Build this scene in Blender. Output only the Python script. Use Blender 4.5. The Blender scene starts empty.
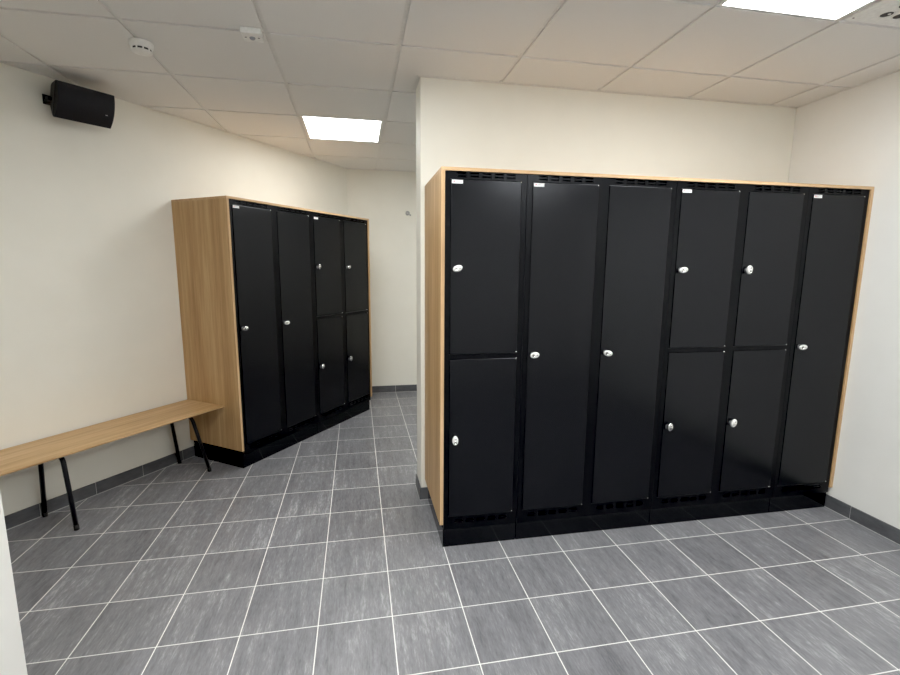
import bpy, bmesh, math, random
from mathutils import Vector, Matrix
random.seed(7)
D = bpy.data
COL = bpy.context.scene.collection

# ------------------------------------------------------------------ measurements (metres)
CAM_H = 1.4536
H = 2.4915            # suspended ceiling
XR, YF, YB, XP = 2.830, 5.3937, 2.773, 0.368   # right wall, far wall, partition face, partition end
PART_T = 0.20         # partition thickness
GX, GY, GS = -1.3948, 2.0932, 0.30189          # floor tile grid
CX, CY, CS = -0.9757, 2.4249, 0.6              # ceiling grid
LA, LD = -0.62682, -3.2320                     # slanted left wall: n.p = LD
N = Vector((math.cos(LA), math.sin(LA), 0))    # normal into the room
T = Vector((-N.y, N.x, 0))                     # along the wall, away from the camera
ROT_L = math.atan2(T.y, T.x)
ZT, ZB = 1.909, 0.138                          # top / bottom of oak cladding
XL0, YL = 0.3908, 2.2178                       # front left corner of the wide locker row
DEP = 0.550
AX, AY = -0.8322, 3.4224                       # front corner of the slanted locker row
X_SIDE, Y_REAR = -2.0, -1.7
Y_N0, Y_N1, X_N = 1.30, 1.435, -0.981          # wall stub at the left edge

def wp(w, t, z=0.0):          # w = distance off the left wall, t = along it
    v = N * (LD + w) + T * t
    return Vector((v.x, v.y, z))

# ------------------------------------------------------------------ materials
def nt(name):
    m = D.materials.new(name); m.use_nodes = True
    t = m.node_tree
    b = t.nodes['Principled BSDF']
    return m, t, b
def lk(t, a, b): t.links.new(a, b)
def node(t, typ, **kw):
    n = t.nodes.new(typ)
    for k, v in kw.items(): setattr(n, k, v)
    return n
def math_n(t, op, a, b=None):
    n = node(t, 'ShaderNodeMath', operation=op)
    for i, v in enumerate((a, b)):
        if v is None: continue
        if isinstance(v, (int, float)): n.inputs[i].default_value = v
        else: lk(t, v, n.inputs[i])
    return n.outputs[0]
def ramp(t, fac, stops):
    r = node(t, 'ShaderNodeValToRGB')
    e = r.color_ramp.elements
    while len(e) < len(stops): e.new(0.5)
    for el, (p, c) in zip(e, stops):
        el.position = p; el.color = (c[0], c[1], c[2], 1)
    lk(t, fac, r.inputs[0]); return r.outputs[0]
def bump(t, b, h, strength, dist=0.002):
    n = node(t, 'ShaderNodeBump'); n.inputs['Strength'].default_value = strength
    n.inputs['Distance'].default_value = dist
    lk(t, h, n.inputs['Height']); lk(t, n.outputs[0], b.inputs['Normal'])
def noise(t, vec, scale, detail=3, rough=.5):
    n = node(t, 'ShaderNodeTexNoise'); n.inputs['Scale'].default_value = scale
    n.inputs['Detail'].default_value = detail; n.inputs['Roughness'].default_value = rough
    if vec is not None: lk(t, vec, n.inputs['Vector'])
    return n.outputs['Fac']
def objco(t): return node(t, 'ShaderNodeTexCoord').outputs['Object']
def scaled(t, vec, s, loc=(0, 0, 0)):
    m = node(t, 'ShaderNodeMapping'); m.inputs['Scale'].default_value = s; m.inputs['Location'].default_value = loc
    lk(t, vec, m.inputs['Vector']); return m.outputs[0]

def plain(name, col, rough=.5, metal=0., spec=.5, tex=None, coat=0.):
    m, t, b = nt(name)
    b.inputs['Base Color'].default_value = (*col, 1)
    b.inputs['Roughness'].default_value = rough
    b.inputs['Metallic'].default_value = metal
    b.inputs['Specular IOR Level'].default_value = spec
    b.inputs['Coat Weight'].default_value = coat
    f = noise(t, objco(t), tex[0] if tex else 60, 2)
    c = node(t, 'ShaderNodeMixRGB'); c.inputs[0].default_value = 1
    c.blend_type = 'MULTIPLY'; c.inputs[1].default_value = (*col, 1)
    lk(t, ramp(t, f, [(.3, (.93, .93, .93)), (.7, (1.04, 1.04, 1.04))]), c.inputs[2])
    lk(t, c.outputs[0], b.inputs['Base Color'])
    if tex: bump(t, b, f, tex[1], tex[2])
    return m

def wall_mat(name, col):
    m, t, b = nt(name)
    o = objco(t)
    f = noise(t, o, 230, 3); g = noise(t, o, 5, 2)
    mix = node(t, 'ShaderNodeMixRGB', blend_type='MULTIPLY'); mix.inputs[0].default_value = 1
    mix.inputs[1].default_value = (*col, 1)
    lk(t, ramp(t, g, [(.3, (.975, .975, .97)), (.7, (1, 1, 1))]), mix.inputs[2])
    lk(t, mix.outputs[0], b.inputs['Base Color'])
    b.inputs['Roughness'].default_value = .6
    b.inputs['Specular IOR Level'].default_value = .3
    bump(t, b, f, .25, .0015)
    return m

def floor_mat():
    m, t, b = nt('grey porcelain floor tile')
    o = objco(t)
    sep = node(t, 'ShaderNodeSeparateXYZ'); lk(t, o, sep.inputs[0])
    u = math_n(t, 'DIVIDE', math_n(t, 'SUBTRACT', sep.outputs[0], GX), GS)
    v = math_n(t, 'DIVIDE', math_n(t, 'SUBTRACT', sep.outputs[1], GY), GS)
    iu = math_n(t, 'FLOOR', u); iv = math_n(t, 'FLOOR', v)
    fu = math_n(t, 'SUBTRACT', u, iu); fv = math_n(t, 'SUBTRACT', v, iv)
    def edge(f): return math_n(t, 'SUBTRACT', .5, math_n(t, 'ABSOLUTE', math_n(t, 'SUBTRACT', f, .5)))
    e = math_n(t, 'MINIMUM', edge(fu), edge(fv))
    w = .0021 / GS
    g = math_n(t, 'LESS_THAN', e, w)                     # grout
    cmb = node(t, 'ShaderNodeCombineXYZ'); lk(t, iu, cmb.inputs[0]); lk(t, iv, cmb.inputs[1])
    wn = node(t, 'ShaderNodeTexWhiteNoise', noise_dimensions='2D'); lk(t, cmb.outputs[0], wn.inputs['Vector'])
    off = node(t, 'ShaderNodeVectorMath', operation='SCALE'); lk(t, wn.outputs['Color'], off.inputs[0]); off.inputs['Scale'].default_value = 9
    add = node(t, 'ShaderNodeVectorMath', operation='ADD'); lk(t, o, add.inputs[0]); lk(t, off.outputs[0], add.inputs[1])
    st = noise(t, scaled(t, add.outputs[0], (34, 3.5, 1)), 1., 8, .75)
    st2 = noise(t, scaled(t, add.outputs[0], (150, 26, 1)), 1., 5, .7)
    cl = noise(t, scaled(t, add.outputs[0], (6, 3, 1)), 1., 3, .6)
    mixv = math_n(t, 'ADD', math_n(t, 'MULTIPLY', st, .42), math_n(t, 'ADD', math_n(t, 'MULTIPLY', st2, .36), math_n(t, 'MULTIPLY', cl, .22)))
    mixv = math_n(t, 'ADD', mixv, math_n(t, 'MULTIPLY', math_n(t, 'SUBTRACT', wn.outputs['Value'], .5), .05))
    c = ramp(t, mixv, [(.35, (.110, .1105, .121)), (.46, (.180, .180, .194)), (.54, (.222, .222, .238)), (.64, (.40, .40, .415))])
    mx = node(t, 'ShaderNodeMixRGB'); lk(t, g, mx.inputs[0]); lk(t, c, mx.inputs[1])
    mx.inputs[2].default_value = (.80, .80, .78, 1)
    lk(t, mx.outputs[0], b.inputs['Base Color'])
    r = math_n(t, 'ADD', .36, math_n(t, 'MULTIPLY', g, .4))
    lk(t, r, b.inputs['Roughness'])
    hh = math_n(t, 'ADD', math_n(t, 'MULTIPLY', g, -1.), math_n(t, 'MULTIPLY', st2, .12))
    bump(t, b, hh, .35, .001)
    return m

def base_mat():
    m, t, b = nt('dark grey skirting tile')
    o = objco(t)
    f = noise(t, scaled(t, o, (9, 9, 22)), 1., 5, .65)
    lk(t, ramp(t, f, [(.3, (.075, .077, .084)), (.7, (.125, .127, .135))]), b.inputs['Base Color'])
    b.inputs['Roughness'].default_value = .42
    bump(t, b, f, .1, .001)
    return m

def wood_mat(name, axis, a, bcol, c, seed=0.):
    # straight-grained oak laminate; grain runs along the given local axis
    m, t, b = nt(name)
    o = objco(t)
    s = [30., 30., 30.]; s[axis] = 1.3
    s2 = [150., 150., 150.]; s2[axis] = 5.
    s3 = [7., 7., 7.]; s3[axis] = .35
    f1 = noise(t, scaled(t, o, s, (seed, seed, seed)), 1., 4, .6)
    f2 = noise(t, scaled(t, o, s2, (seed, 0, seed)), 1., 3, .6)
    f3 = noise(t, scaled(t, o, s3, (0, seed, seed)), 1., 3, .5)
    v = math_n(t, 'ADD', math_n(t, 'MULTIPLY', f1, .45), math_n(t, 'ADD', math_n(t, 'MULTIPLY', f2, .2), math_n(t, 'MULTIPLY', f3, .35)))
    lk(t, ramp(t, v, [(.38, a), (.5, bcol), (.62, c)]), b.inputs['Base Color'])
    b.inputs['Roughness'].default_value = .45
    b.inputs['Specular IOR Level'].default_value = .35
    bump(t, b, f2, .06, .0005)
    return m

def black_mat(name, col, rough, spec, bumpy=.10):
    m, t, b = nt(name)
    o = objco(t)
    f = noise(t, o, 700, 2); g = noise(t, scaled(t, o, (5, 5, 3)), 1., 4, .6)
    b.inputs['Base Color'].default_value = (*col, 1)
    b.inputs['Roughness'].default_value = rough
    b.inputs['Specular Tint'].default_value = (.90, .93, 1., 1)
    cm = node(t, 'ShaderNodeMixRGB'); cm.inputs[1].default_value = (*col, 1); cm.inputs[2].default_value = (*[c * 1.5 for c in col], 1)
    lk(t, g, cm.inputs[0]); lk(t, cm.outputs[0], b.inputs['Base Color'])
    b.inputs['Specular IOR Level'].default_value = spec
    if bumpy: bump(t, b, f, bumpy, .0006)
    return m

def emis_mat(name, col, strength):
    m, t, b = nt(name)
    b.inputs['Base Color'].default_value = (.9, .9, .9, 1)
    b.inputs['Emission Color'].default_value = (*col, 1)
    b.inputs['Emission Strength'].default_value = strength
    return m

M = {}
M['wall'] = wall_mat('warm white painted wall', (.805, .788, .722))
M['wall_r'] = wall_mat('white painted wall', (.81, .802, .775))
M['ceil'] = plain('ceiling tile', (.76, .752, .735), .9, tex=(350, .15, .001))
M['grid'] = plain('white ceiling grid', (.71, .70, .685), .5)
M['floor'] = floor_mat()
M['base'] = base_mat()
M['grout'] = plain('light grout', (.50, .50, .49), .8)
M['oak_v'] = wood_mat('oak laminate vertical grain', 2, (.36, .215, .095), (.475, .305, .150), (.58, .40, .22), 3.)
M['oak_h'] = wood_mat('oak laminate lengthwise grain', 0, (.40, .245, .115), (.56, .37, .19), (.68, .48, .28), 11.)
M['oak_edge'] = wood_mat('oak edge band', 0, (.42, .265, .14), (.54, .36, .2), (.62, .43, .26), 5.)
M['oak_edge_v'] = wood_mat('oak edge band vertical', 2, (.42, .265, .14), (.54, .36, .2), (.62, .43, .26), 5.)
M['door'] = black_mat('black powder coated door', (.0030, .0031, .0040), .23, .40, .03)
M['frame'] = black_mat('black powder coated frame', (.0018, .0018, .0023), .32, .25, .03)
M['dark'] = black_mat('black interior', (.0008, .0008, .0008), .9, .0, 0)
M['plinth'] = black_mat('glossy black plinth', (.003, .003, .0035), .12, .35, 0)
M['tube'] = black_mat('black steel tube', (.008, .008, .009), .35, .5, 0)
M['rubber'] = plain('black rubber', (.012, .012, .012), .7)
M['chrome'] = plain('satin chrome', (.80, .80, .79), .22, 1.)
M['knobw'] = plain('pale silver knob', (.88, .88, .86), .35, .35)
M['steel'] = plain('dark steel', (.16, .16, .17), .35, 1.)
M['dull'] = plain('dull steel', (.42, .42, .42), .4, .9)
M['white'] = plain('white plastic', (.82, .82, .80), .45)
M['grey'] = plain('grey sensor lens', (.30, .31, .33), .35)
M['paper'] = plain('white sticker', (.72, .72, .73), .5)
M['red'] = plain('red print', (.65, .03, .05), .5)
M['ink'] = plain('grey print', (.35, .35, .38), .5)
M['speaker'] = black_mat('black speaker cabinet', (.010, .0105, .013), .55, .4, .2)
M['grille'] = black_mat('black speaker grille', (.009, .0095, .012), .6, .4, .5)
M['badge'] = plain('silver badge', (.6, .6, .62), .3, 1.)
M['hole'] = plain('dark nozzle', (.035, .035, .038), .6)
for nm, st in (('far', 15.), ('front', 23.), ('rear', 42.), ('left', 33.)):
    M['light_' + nm] = emis_mat('lit diffuser ' + nm, (.97, .99, .975), st)

# ------------------------------------------------------------------ mesh helpers
class MB:
    """collects faces of one mesh, several materials"""
    def __init__(s): s.bm = bmesh.new(); s.mats = []
    def mi(s, m):
        if m not in s.mats: s.mats.append(m)
        return s.mats.index(m)
    def box(s, a, b, m, bev=0., mat4=None, seg=2):
        r = bmesh.ops.create_cube(s.bm, size=1)
        vs = r['verts']
        for v in vs:
            v.co = Vector([a[i] + (v.co[i] + .5) * (b[i] - a[i]) for i in range(3)])
        fs = {f for v in vs for f in v.link_faces}
        if bev:
            es = list({e for v in vs for e in v.link_edges})
            q = bmesh.ops.bevel(s.bm, geom=es, offset=bev, segments=seg, affect='EDGES', profile=.5)
            vs = list({v for f in q['faces'] for v in f.verts} | {v for v in vs if v.is_valid})
            fs = {f for v in vs for f in v.link_faces}
        k = s.mi(m)
        for f in fs: f.material_index = k
        if mat4 is not None:
            for v in vs: v.co = mat4 @ v.co
        return s
    def face(s, pts, m):
        f = s.bm.faces.new([s.bm.verts.new(p) for p in pts]); f.material_index = s.mi(m); return s
    def prism(s, poly, z0, z1, m):
        lo = [s.bm.verts.new((x, y, z0)) for x, y in poly]; hi = [s.bm.verts.new((x, y, z1)) for x, y in poly]
        k = s.mi(m); n = len(poly)
        fl = [s.bm.faces.new(lo[::-1]), s.bm.faces.new(hi)]
        fl += [s.bm.faces.new((lo[i], lo[(i + 1) % n], hi[(i + 1) % n], hi[i])) for i in range(n)]
        for f in fl: f.material_index = k
        return s
    def lathe(s, prof, m, mat4=None, seg=28):
        """profile of (radius, height) about local z"""
        k = s.mi(m); rings = []
        for r, z in prof:
            if r < 1e-6: rings.append([s.bm.verts.new((0, 0, z))])
            else: rings.append([s.bm.verts.new((r * math.cos(2 * math.pi * i / seg), r * math.sin(2 * math.pi * i / seg), z)) for i in range(seg)])
        for A, B in zip(rings, rings[1:]):
            for i in range(seg):
                j = (i + 1) % seg
                q = [A[i % len(A)], A[j % len(A)], B[j % len(B)], B[i % len(B)]]
                q2 = []
                for v in q:
                    if v not in q2: q2.append(v)
                if len(q2) > 2:
                    f = s.bm.faces.new(q2); f.material_index = k; f.smooth = True
        if mat4 is not None:
            for R in rings:
                for v in R: v.co = mat4 @ v.co
        return s
    def tube(s, pts, r, m, seg=14, cap=True):
        k = s.mi(m); rings = []; up = None
        pts = [Vector(p) for p in pts]
        for i, p in enumerate(pts):
            d = (pts[min(i + 1, len(pts) - 1)] - pts[max(i - 1, 0)]).normalized()
            if up is None:
                up = Vector((0, 0, 1)) if abs(d.z) < .9 else Vector((1, 0, 0))
            x = d.cross(up).normalized(); up = x.cross(d).normalized()
            rings.append([s.bm.verts.new(p + (x * math.cos(2 * math.pi * q / seg) + up * math.sin(2 * math.pi * q / seg)) * r) for q in range(seg)])
        for A, B in zip(rings, rings[1:]):
            for q in range(seg):
                f = s.bm.faces.new((A[q], A[(q + 1) % seg], B[(q + 1) % seg], B[q])); f.material_index = k; f.smooth = True
        if cap:
            for R in (rings[0][::-1], rings[-1]):
                f = s.bm.faces.new(R); f.material_index = k
        return s
    def sheet(s, x0, x1, z0, z1, holes, y0, y1, m):
        """upright sheet in xz with rectangular holes, thickness y0..y1"""
        xs = sorted({x0, x1, *[h[0] for h in holes], *[h[1] for h in holes]})
        zs = sorted({z0, z1, *[h[2] for h in holes], *[h[3] for h in holes]})
        k = s.mi(m)
        def solid(i, j):
            if not (0 <= i < len(xs) - 1 and 0 <= j < len(zs) - 1): return False
            cx, cz = (xs[i] + xs[i + 1]) / 2, (zs[j] + zs[j + 1]) / 2
            return not any(h[0] < cx < h[1] and h[2] < cz < h[3] for h in holes)
        V = {}
        def v(i, j, y):
            key = (i, j, y)
            if key not in V: V[key] = s.bm.verts.new((xs[i], y, zs[j]))
            return V[key]
        for i in range(len(xs) - 1):
            for j in range(len(zs) - 1):
                if not solid(i, j): continue
                fl = [(v(i, j, y0), v(i + 1, j, y0), v(i + 1, j + 1, y0), v(i, j + 1, y0)),
                      (v(i, j, y1), v(i, j + 1, y1), v(i + 1, j + 1, y1), v(i + 1, j, y1))]
                if not solid(i - 1, j): fl.append((v(i, j, y0), v(i, j + 1, y0), v(i, j + 1, y1), v(i, j, y1)))
                if not solid(i + 1, j): fl.append((v(i + 1, j, y0), v(i + 1, j, y1), v(i + 1, j + 1, y1), v(i + 1, j + 1, y0)))
                if not solid(i, j - 1): fl.append((v(i, j, y0), v(i, j, y1), v(i + 1, j, y1), v(i + 1, j, y0)))
                if not solid(i, j + 1): fl.append((v(i, j + 1, y0), v(i + 1, j + 1, y0), v(i + 1, j + 1, y1), v(i, j + 1, y1)))
                for q in fl:
                    f = s.bm.faces.new(q); f.material_index = k
        return s
    def build(s, name, parent=None, loc=(0, 0, 0), rot=(0, 0, 0), recalc=True):
        if recalc: bmesh.ops.recalc_face_normals(s.bm, faces=s.bm.faces)
        me = D.meshes.new(name); s.bm.to_mesh(me); s.bm.free()
        for m in s.mats: me.materials.append(m)
        o = D.objects.new(name, me); COL.objects.link(o)
        if parent: o.parent = parent
        o.location = loc; o.rotation_euler = rot
        return o

def struct(o): o['kind'] = 'structure'; return o
def tag(o, label, cat, group=None):
    o['label'] = label; o['category'] = cat
    if group: o['group'] = group
    return o
def thing(name, label, cat, loc=(0, 0, 0), rz=0., group=None):
    o = D.objects.new(name, None); COL.objects.link(o)
    o.location = loc; o.rotation_euler = (0, 0, rz); o.empty_display_size = .1
    return tag(o, label, cat, group)

# ------------------------------------------------------------------ room shell
X_W = -3.3
fl = MB(); fl.box((X_W, Y_REAR - .1, -.1), (XR + .1, YF + .1, 0), M['floor'])
struct(fl.build('floor'))

CUT = .12                                  # walls run up a little past the suspended ceiling
ZW = H + CUT
# slanted left wall
a0, a1 = wp(0, -.75), wp(0, 4.319)
b1, b0 = wp(-.15, 4.5), wp(-.15, -.75)
struct(MB().prism([(a0.x, a0.y), (a1.x, a1.y), (b1.x, b1.y), (b0.x, b0.y)], 0, ZW, M['wall']).build('wall_left'))
struct(MB().box((a1.x - .6, YF, 0), (XR + .1, YF + .12, ZW), M['wall']).build('wall_far'))
struct(MB().box((XR, Y_REAR - .1, 0), (XR + .12, YF, ZW), M['wall_r']).build('wall_right'))
struct(MB().box((XP, YB, 0), (XR, YB + PART_T, ZW), M['wall'], .004).build('wall_back'))
struct(MB().box((-3.2, Y_N0, 0), (X_N, Y_N1, ZW), M['wall_r'], .004).build('wall_near'))
struct(MB().box((X_SIDE - .12, Y_REAR - .1, 0), (X_SIDE, Y_N0, ZW), M['wall_r']).build('wall_side'))
struct(MB().box((X_SIDE, Y_REAR - .12, 0), (XR, Y_REAR, ZW), M['wall_r']).build('wall_rear'))

# ceiling : grid bars on top of recessed tile edges
LIGHTS = {(1, 2): ('far', ), (4, -2): ('right', ), (1, -2): ('x', ), (4, 2): ('x',), (4, -5): ('x', ), (-1, -5): ('x',)}
VENT = (5, -2)
cb = MB()
BW = .0105            # half width of the exposed grid
REC = .0075
i0, i1 = -4, 6
j0, j1 = -8, 5
for i in range(i0, i1 + 1):
    for j in range(j0, j1 + 1):
        if (i, j) in LIGHTS or (i, j) == VENT: continue
        x0, x1 = CX + i * CS + BW, CX + (i + 1) * CS - BW
        y0, y1 = CY + j * CS + BW, CY + (j + 1) * CS - BW
        x1 = min(x1, XR + .05); y1 = min(y1, YF + .05); y0 = max(y0, Y_REAR - .05)
        if x1 - x0 < .01 or y1 - y0 < .01: continue
        cb.box((x0, y0, H), (x1, y1, H + .014), M['ceil'])
for i in range(i0, i1 + 2):
    x = CX + i * CS
    if x > XR: continue
    cb.box((x - BW - .003, Y_REAR, H + REC), (x + BW + .003, YF + .05, H + .018), M['grid'])
for j in range(j0, j1 + 2):
    y = CY + j * CS
    if not Y_REAR < y < YF: continue
    for k in range(i0, i1 + 1):
        xa, xb = CX + k * CS + BW + .003, min(CX + (k + 1) * CS - BW - .003, XR + .05)
        if xb > xa: cb.box((xa, y - BW - .003, H + REC), (xb, y + BW + .003, H + .018), M['grid'])
cb.box((X_W, Y_REAR - .1, H + .13), (XR + .1, YF + .1, H + .2), M['ceil'])
# trim everything beyond the slanted wall
pw = wp(-.05, 0)
geom = cb.bm.verts[:] + cb.bm.edges[:] + cb.bm.faces[:]
bmesh.ops.bisect_plane(cb.bm, geom=geom, plane_co=pw, plane_no=-N, clear_outer=True)
struct(cb.build('ceiling', recalc=False))

# wall angles under the ceiling edge
A_ = .020
def angle_strip(name, p, q, inward):
    p, q, inw = Vector(p), Vector(q), Vector(inward).normalized()
    pts = [p, q, q + inw * A_, p + inw * A_]
    return struct(MB().prism([(v.x, v.y) for v in pts], H - .0025, H + .012, M['grid']).build(name))
angle_strip('trim_1', wp(0, -.6), wp(0, 4.2), N)
angle_strip('trim_2', (a1.x, YF, 0), (XR, YF, 0), (0, -1, 0))
angle_strip('trim_3', (XP - A_, YB, 0), (XR, YB, 0), (0, -1, 0))
angle_strip('trim_4', (XP, YB, 0), (XP, YB + PART_T, 0), (-1, 0, 0))
angle_strip('trim_5', (XR, Y_REAR, 0), (XR, YB, 0), (-1, 0, 0))

# tiled skirting : row of tiles, light joints and a light grout line at the foot
BH, BT = .080, .010
def skirting(name, length, joints, loc, rz, start=0.):
    """local x along the wall, local -y into the room"""
    b = MB(); cuts = [start] + [j for j in joints if start < j < length] + [length]
    g = .0018
    for u, v in zip(cuts, cuts[1:]):
        b.box((u + (g if u > start else 0), -BT, .003), (v - (g if v < length else 0), -.001, BH), M['base'], .001)
    b.box((start, -BT + .0025, .0), (length, -.0005, BH - .002), M['grout'])
    b.box((start, -BT - .002, 0), (length, -.001, .003), M['grout'])
    return struct(b.build(name, loc=loc, rot=(0, 0, rz)))
# left wall: local x = T, local -y = N
jl = [k * .2985 + (1.3134 + .6) % .2985 for k in range(20)]
skirting('baseboard_left', 4.0 + .6, jl, wp(0, -.6), ROT_L)
jf = [(GX + GS * k) - (a1.x) for k in range(0, 16)]
skirting('baseboard_far', XR - a1.x, jf, (a1.x, YF, 0), 0.)
# right wall: looking at it from inside, local x runs toward -y
jr = [YB - (GY - GS * k) for k in range(-2, 13)]
skirting('baseboard_right', YB - Y_REAR, jr, (XR, YB, 0), -math.pi / 2)
skirting('baseboard_back', XR - XP + BT - .012, [.3, .6, .9], (XP - BT, YB, 0), 0.)
skirting('baseboard_end', PART_T, [], (XP, YB + PART_T, 0), -math.pi / 2)

# ------------------------------------------------------------------ lockers
W = .40
D0, D1 = .027, .372            # door opening within a column
Z0, ZM0, ZM1, Z1 = .174, 1.0065, 1.0285, 1.859
FY = .008                      # frame face behind the oak front edge
BODY0 = .105
BODY1 = ZT - .0162

def make_knob(name, parent, loc, ang, mat):
    """oval twist knob with keyhole on a round rosette; front faces local -y"""
    R = Matrix.Rotation(math.pi / 2, 4, 'X')        # local z -> -y
    b = MB()
    b.lathe([(0, 0), (.0135, 0), (.0135, .003), (.012, .0045), (.0075, .005), (.0075, .014)], M['steel'], R)
    S = R @ Matrix.Rotation(ang, 4, 'Z') @ Matrix.Translation((.004, 0, 0)) @ Matrix.Diagonal((1., .64, 1., 1.))
    b.lathe([(.012, .012), (.021, .0135), (.0235, .018), (.0235, .024), (.0215, .0275), (.017, .029), (0, .029)], mat, S)
    K = R @ Matrix.Rotation(ang, 4, 'Z') @ Matrix.Translation((-.006, 0, 0))
    b.lathe([(.0078, .0285), (.0078, .0298), (.0066, .0300), (.0066, .0292), (0, .0292)], M['steel'] if mat is M['chrome'] else M['chrome'], K)
    b.box((-.0008, -.004, .029), (.0008, .004, .0298), M['steel'], mat4=K)
    K2 = R @ Matrix.Rotation(ang, 4, 'Z') @ Matrix.Translation((.0135, 0, 0))
    b.lathe([(.0045, .0285), (.0045, .0294), (0, .0294)], M['chrome'], K2)
    return b.build(name, parent, loc=loc)

def make_sticker(parent, x, z):
    b = MB()
    w, h, y = .053, .0165, -.0004
    b.box((0, y, -h), (w, 0, 0), M['paper'])
    def pr(x0, x1, z0, z1, m): b.box((x0, y - .00015, z0), (x1, y + .0001, z1), m)
    pr(.008, .014, -.0095, -.0045, M['red'])
    pr(.017, .034, -.0065, -.0050, M['ink'])
    pr(.017, .030, -.0090, -.0080, M['ink'])
    pr(.010, .044, -.0125, -.0118, M['ink'])
    o = b.build('sticker', parent, loc=(x, 0, z))
    o['label'] = 'small white sticker with a red mark'
    return o

def vents(x):
    hs = []
    for k in range(5):
        u = x + .059 + k * .0597
        for z in (1.8855, 1.8715):
            hs.append((u, u + .0435, z - .0034, z + .0034))
        for z in (.1555, .1415):
            hs.append((u, u + .0435, z - .0034, z + .0034))
    return hs

def make_locker(label, loc, rz, cols, group, plinth_ext=(0., 0.)):
    """cols: list of columns, each 'tall' or 'split' + knob angles + sticker flag"""
    n = len(cols); w = n * W
    t = thing('locker', label, 'locker', loc, rz, group)
    e = .0012
    depth = DEP - .012
    c = MB(); c.box((e, FY + .016, BODY0 + .004), (w - e, depth, BODY1), M['dark']); c.build('carcass', t)
    holes = []
    for i, cd in enumerate(cols):
        holes += vents(i * W)
        if cd['kind'] == 'tall': holes.append((i * W + D0, i * W + D1, Z0, Z1))
        else: holes += [(i * W + D0, i * W + D1, Z0, ZM0), (i * W + D0, i * W + D1, ZM1, Z1)]
    f = MB(); f.sheet(e, w - e, BODY0, BODY1, holes, FY, FY + .014, M['frame'])
    f.build('front_frame', t)
    p = MB(); p.box((e - plinth_ext[0], .0226, .0), (w - e + plinth_ext[1], depth, BODY0 - .002), M['plinth'], .001); p.build('plinth', t)
    for i, cd in enumerate(cols):
        spans = [(Z0, Z1)] if cd['kind'] == 'tall' else [(ZM1, Z1), (Z0, ZM0)]
        for q, (za, zb) in enumerate(spans):
            g = .0022
            dw, dh = D1 - D0 - 2 * g, zb - za - 2 * g
            b = MB(); b.box((0, 0, 0), (dw, .0135, dh), M['door'], .0018)
            d = b.build('door', t, loc=(i * W + D0 + g, FY - .0035, za + g))
            ang, mat = cd['knobs'][q]
            make_knob('twist_knob', d, (.0265, 0, (dh / 2) + .002), math.radians(ang), mat)
            for zz in (.003, dh - .003):
                h = MB(); h.tube([(dw - .002, .001, zz - .0035), (dw - .002, .001, zz + .0035)], .0028, M['chrome'], 8); h.build('hinge_pin', d)
            if cd.get('sticker') and q == 0: make_sticker(d, .003, dh - .003)
    return t

CW, KW = M['chrome'], M['knobw']
tall = lambda a, m=KW, s=False: dict(kind='tall', knobs=[(a, m)], sticker=s)
split = lambda a, b, m=KW, m2=KW, s=False: dict(kind='split', knobs=[(a, m), (b, m2)], sticker=s)
gR, gL = 'black lockers in the wide row', 'black lockers in the narrow slanted row'
u0 = XL0 + .0185
make_locker('black single locker with an upper and a lower door, left end of the wide row',
            (u0, YL, 0), 0, [split(20, 90, KW, KW, True)], gR)
make_locker('black double locker with two full-height doors, second from the left in the wide row',
            (u0 + W, YL, 0), 0, [tall(8, KW, True), tall(-8, KW)], gR)
make_locker('black double locker with four half-height doors, in the wide row between full-height doors',
            (u0 + 3 * W, YL, 0), 0, [split(12, 84, KW, CW, True), split(85, 70, KW, KW)], gR)
make_locker('black single locker with one full-height door, at the right end beside the right wall',
            (u0 + 5 * W, YL, 0), 0, [tall(5, KW, True)], gR, (0, .008))
def cab(u, w=0., z=0.):
    v = Vector((AX, AY, 0)) + T * u - N * w
    return Vector((v.x, v.y, z))
make_locker('black double locker with two full-height doors, nearest the oak bench',
            cab(.0185), ROT_L, [tall(15, CW, True), tall(5, KW)], gL)
make_locker('black double locker with four half-height doors, at the far end of the slanted row',
            cab(.0185 + 2 * W), ROT_L, [split(80, 75, CW, CW, True), split(20, 80, CW, CW)], gL)

def make_surround(label, loc, rz, width, cuts):
    t = thing('locker_surround', label, 'locker cladding', loc, rz)
    pt, tp = .018, .0155
    for x in (0, width - pt):
        b = MB(); b.box((x, 0, ZB), (x + pt, DEP - .001, ZT - tp), M['oak_v'], .0008)
        for f in b.bm.faces:
            if f.calc_center_median().y < .001: f.material_index = b.mi(M['oak_edge_v'])
        b.build('side_panel', t)
    cs = [0] + cuts + [width]
    for a, c in zip(cs, cs[1:]):
        b = MB(); b.box((a + .0004, 0, ZT - tp), (c - .0004, DEP - .001, ZT), M['oak_edge'], .0008)
        b.build('top_panel', t)
    return t
make_surround('light oak panels framing the wide black locker row at its sides and top', (XL0, YL, 0), 0, 2.4372, [.0185 + 3 * W])
make_surround('light oak panels framing the narrow slanted black locker row beside the bench', cab(0), ROT_L, 1.637, [])
# ------------------------------------------------------------------ bench along the slanted wall
bench = thing('bench', 'long oak bench with black tube legs against the left wall', 'bench', wp(0, .28), ROT_L)
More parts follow.
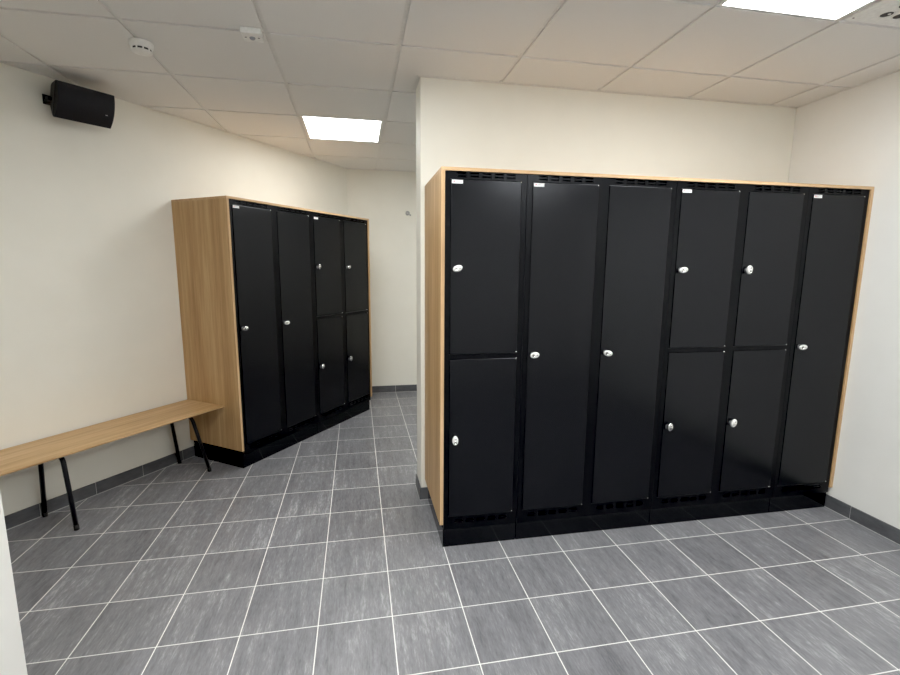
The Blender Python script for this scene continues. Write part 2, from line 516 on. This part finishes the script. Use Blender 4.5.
# local: x along wall, -y off the wall
L_ = 2.281 - .28
sb = MB()
sec = [(-.400, .460), (-.401, .459), (-.401, .453), (-.372, .440), (-.030, .440), (-.018, .450), (-.018, .460)]
A = [sb.bm.verts.new((0, y, z)) for y, z in sec]; B = [sb.bm.verts.new((L_ - .001, y, z)) for y, z in sec]
sb.mi(M['oak_h'])
sb.bm.faces.new(A); sb.bm.faces.new(B[::-1])
for k in range(len(sec)): sb.bm.faces.new((A[k], A[(k + 1) % len(sec)], B[(k + 1) % len(sec)], B[k]))
sb.build('seat', bench)
def leg_frame(tf, tt, wf_front=.350, wf_back=.030, wt_front=.325, wt_back=.098):
    z1 = .4275; r = .0122
    def pt(w, t_, z): return Vector((t_ - .28, -w, z))
    pts = []
    foot_f, top_f = pt(wf_front, tf, .012), pt(wt_front, tt, z1)
    foot_b, top_b = pt(wf_back, tf, .012), pt(wt_back, tt, z1)
    def corner(p, c, q, rad=.045, n=8):
        d1, d2 = (p - c).normalized(), (q - c).normalized()
        A, B = c + d1 * rad, c + d2 * rad
        return [A * (1 - s) ** 2 + c * 2 * s * (1 - s) + B * s ** 2 for s in [k / n for k in range(n + 1)]]
    pts = [foot_f] + corner(foot_f, top_f, top_b) + corner(top_f, top_b, foot_b) + [foot_b]
    o = MB().tube(pts, r, M['tube']).build('leg_frame', bench)
    for p, q in ((foot_f, top_f), (foot_b, top_b)):
        d = (q - p).normalized()
        MB().tube([p + d * .018, p + d * -.002, Vector((p.x, p.y, 0)) + Vector((0, 0, .0005))], .0129, M['rubber']).build('rubber_foot', o)
leg_frame(2.165, 2.075)
leg_frame(1.324, 1.310)
leg_frame(.46, .52)

# ------------------------------------------------------------------ ceiling fittings
def ceiling_light(i, j, label, m='front'):
    x, y = CX + (i + .5) * CS, CY + (j + .5) * CS
    t = thing('ceiling_light', label, 'ceiling light', (x, y, H), 0, 'square panel lights in the ceiling grid')
    hx, fx, hy, fy = CS / 2 - .011, .017, CS / 2 - .004, .004
    b = MB()
    for a, c in (((-hx, -hy), (hx, -hy + fy)), ((-hx, hy - fy), (hx, hy)), ((-hx, -hy + fy), (-hx + fx, hy - fy)), ((hx - fx, -hy + fy), (hx, hy - fy))):
        b.box((a[0], a[1], -.001), (c[0], c[1], .03), M['white'])
    b.build('frame', t)
    MB().box((-hx + fx, -hy + fy, .001), (hx - fx, hy - fy, .008), M['light_' + m]).build('diffuser', t)
    MB().box((-hx + fx, -hy + fy, .02), (hx - fx, hy - fy, .03), M['white']).build('back_plate', t)
ceiling_light(1, 2, 'square lit panel light in the ceiling near the far slanted locker row', 'far')
ceiling_light(4, 2, 'added square lit panel light in the corridor ceiling, unseen behind the partition')  # unseen panel added to brighten the corridor and its far wall
ceiling_light(4, -2, 'square lit panel light in the ceiling beside the round-holed air vent')
ceiling_light(1, -2, 'square lit panel light in the ceiling left of the camera, outside the picture', 'left')
ceiling_light(4, -5, 'added unseen square panel light in the ceiling behind the camera on the right', 'rear')  # unseen fill panel, added to lift the lower walls
ceiling_light(-1, -5, 'added unseen square panel light in the ceiling behind the camera on the left', 'rear')  # second added fill panel, unseen, evens out the room from behind

vx, vy = CX + (VENT[0] + .5) * CS, CY + (VENT[1] + .5) * CS
vt = thing('air_vent', 'white square ceiling air vent with round dark nozzles, at the upper right corner', 'air vent', (vx, vy, H))
h = CS / 2 - BW
b = MB(); b.box((-h, -h, -.001), (h, h, .006), M['white'], .001); b.box((-h, -h, .006), (h, h, .03), M['white']); b.build('face_plate', vt)
for ix in range(6):
    for iy in range(7):
        b = MB()
        x, y = -.1675 + .0655 * ix, (-3 + iy) * .07 + .004
        b.lathe([(.0265, .0), (.0265, -.003), (.0235, -.0035), (.0235, -.0015), (0, -.0015)], M['white'], Matrix.Translation((x, y, -.001)))
        b.lathe([(.0215, -.0018), (0, -.0018)], M['hole'], Matrix.Translation((x, y, -.0012)))
        b.lathe([(.0075, -.0030), (.006, -.0034), (0, -.0034)], M['white'], Matrix.Translation((x + .006, y - .006, -.0012)) @ Matrix.Diagonal((1, .7, 1, 1)))
        b.build('nozzle', vt)
for sx in (-1, 1):
    for sy in (-1, 1):
        MB().lathe([(.004, 0), (.003, -.0015), (0, -.0018)], M['steel'], Matrix.Translation((sx * (h - .022), sy * (h - .022), -.001))).build('screw', vt)

sd = thing('smoke_detector', 'round white smoke detector on the ceiling above the wall speaker', 'smoke detector', (CX, 2.641, H))
b = MB(); b.lathe([(0, -.001), (.050, -.001), (.051, -.004), (.049, -.022), (.046, -.029), (.040, -.031)], M['white'], None, 36)
b.build('base', sd)
b = MB(); b.lathe([(.041, -.030), (.041, -.041)], M['hole'], None, 36)
for k in range(10):
    b.box((.0395, -.003, -.0405), (.045, .003, -.0305), M['white'], mat4=Matrix.Rotation(k * math.pi / 5 + .2, 4, 'Z'))
b.build('vent_ring', sd)
b = MB(); b.lathe([(.040, -.0395), (.0445, -.040), (.043, -.044), (.036, -.047), (0, -.048)], M['white'], None, 36); b.build('cap', sd)

bx = thing('motion_sensor', 'small white rectangular sensor box on the ceiling with a grey lens', 'motion sensor', (-.437, 2.425, H))
b = MB(); b.box((-.043, -.045, -.026), (.043, .045, -.0005), M['white'], .004); b.build('housing', bx)
b = MB(); b.lathe([(.013, -.0262), (.012, -.030), (.007, -.034), (0, -.0355)], M['grey']); b.build('lens', bx)
for x in (-.028, .028):
    MB().box((x - .004, -.005, -.0272), (x + .004, .0, -.0262), M['hole']).build('slot', bx)

# ------------------------------------------------------------------ wall speaker (tilted down)
sp = thing('wall_speaker', 'black loudspeaker on a wall bracket high on the left wall, tilted down', 'loudspeaker', wp(0, 1.70, 2.345), ROT_L)
# local x along wall, -y off the wall, z up. The bowed front faces -y, turned a little and tilted down
SW, SH, SD = .292, .190, .135
RM = Matrix.Translation((-.010, -.114, .020)) @ Matrix.Rotation(math.radians(-2.2), 4, 'Y') @ Matrix.Rotation(math.radians(24), 4, 'X')
def spk(name, parent, prof, x0, x1, m, taper=0., bev=0.):
    """yz profile extruded along x; ends lean in toward the back"""
    b = MB(); b.mi(m)
    A = [b.bm.verts.new((x0 + taper * max(0, y + .04), y, z)) for y, z in prof]
    B = [b.bm.verts.new((x1 - taper * max(0, y + .04), y, z)) for y, z in prof]
    b.bm.faces.new(A); b.bm.faces.new(B[::-1]); n = len(prof)
    for k in range(n): b.bm.faces.new((A[k], A[(k + 1) % n], B[(k + 1) % n], B[k]))
    if bev:
        bmesh.ops.bevel(b.bm, geom=b.bm.edges[:], offset=bev, segments=2, affect='EDGES')
    for v in b.bm.verts: v.co = RM @ v.co
    return b.build(name, parent)
arc = []
for k in range(13):
    s_ = -1 + 2 * k / 12
    arc.append((-SD / 2 - .020 * (1 - s_ * s_), s_ * (SH / 2 - .001)))
spk('cabinet', sp, [(-SD / 2 + .012, -SH / 2), (SD / 2 - .02, -SH / 2 + .035), (SD / 2, -SH / 2 + .05), (SD / 2, SH / 2 - .05), (SD / 2 - .02, SH / 2 - .035), (-SD / 2 + .012, SH / 2)], -SW / 2, SW / 2, M['speaker'], .40, .003)
gr = spk('grille', sp, arc + [(-SD / 2 + .011, SH / 2 - .001), (-SD / 2 + .011, -SH / 2 + .001)], -SW / 2 + .001, SW / 2 - .001, M['grille'])
b = MB(); b.box((.098, -SD / 2 - .0212, -.022), (.109, -SD / 2 - .017, -.0185), M['badge'], mat4=RM); b.build('badge', gr)
b = MB()
b.box((-.130, -.008, -.008), (-.08, -.0005, .045), M['speaker'], .003)
b.box((-.124, -.085, -.008), (-.092, -.006, .018), M['speaker'], .003)
b.box((-.150, -.100, -.006), (-.09, -.064, .016), M['speaker'], .005)
b.build('bracket', sp)

# ------------------------------------------------------------------ coat hook on the far wall
hk = thing('coat_hook', 'small chrome coat hook on the far wall beside the partition end', 'coat hook', (.571, YF, 2.043))
R = Matrix.Rotation(math.pi / 2, 4, 'X')
b = MB(); b.lathe([(0, .0005), (.024, .0005), (.024, .006), (.020, .009), (0, .009)], M['dull'], R); b.build('mount_plate', hk)
b = MB(); b.tube([(0, -.008, 0), (.003, -.03, -.006), (.012, -.048, -.016), (.022, -.055, -.024)], .006, M['dull'])
b.lathe([(0, -.010), (.006, -.008), (.010, 0), (.006, .008), (0, .010)], M['dull'], Matrix.Translation((.024, -.056, -.026))); b.build('hook', hk)

# ------------------------------------------------------------------ camera
yaw, pitch, roll = 0.18946390349919626, -0.15390012441231693, 0.006732961660515206
fw = Vector((math.sin(yaw) * math.cos(pitch), math.cos(yaw) * math.cos(pitch), math.sin(pitch)))
rt = Vector((math.cos(yaw), -math.sin(yaw), 0)); up = rt.cross(fw)
rt2 = rt * math.cos(roll) + up * math.sin(roll); up2 = -rt * math.sin(roll) + up * math.cos(roll)
cam = D.cameras.new('camera'); co = D.objects.new('camera', cam); COL.objects.link(co)
mw = Matrix((rt2, up2, -fw)).transposed().to_4x4(); mw.translation = (0, 0, CAM_H)
co.matrix_world = mw
cam.sensor_width = 36; cam.sensor_fit = 'HORIZONTAL'
cam.lens = 471.0972 / 900 * 36
cam.shift_x = 2.434 / 900; cam.shift_y = 2.63 / 900
cam.clip_start = .02
sc = bpy.context.scene
sc.camera = co
w = D.worlds.new('world'); sc.world = w; w.use_nodes = True
w.node_tree.nodes['Background'].inputs[0].default_value = (.5, .5, .5, 1)
w.node_tree.nodes['Background'].inputs[1].default_value = .02
sc.view_settings.view_transform = 'Standard'
sc.view_settings.look = 'None'
sc.view_settings.exposure = -.02
sc.view_settings.use_curve_mapping = True
cmap = sc.view_settings.curve_mapping
cmap.black_level = (.0075, .0075, .0072)
cmap.update()
sc.cycles.use_denoising = True
sc.cycles.max_bounces = 14
sc.cycles.diffuse_bounces = 10
sc.cycles.sample_clamp_indirect = 6
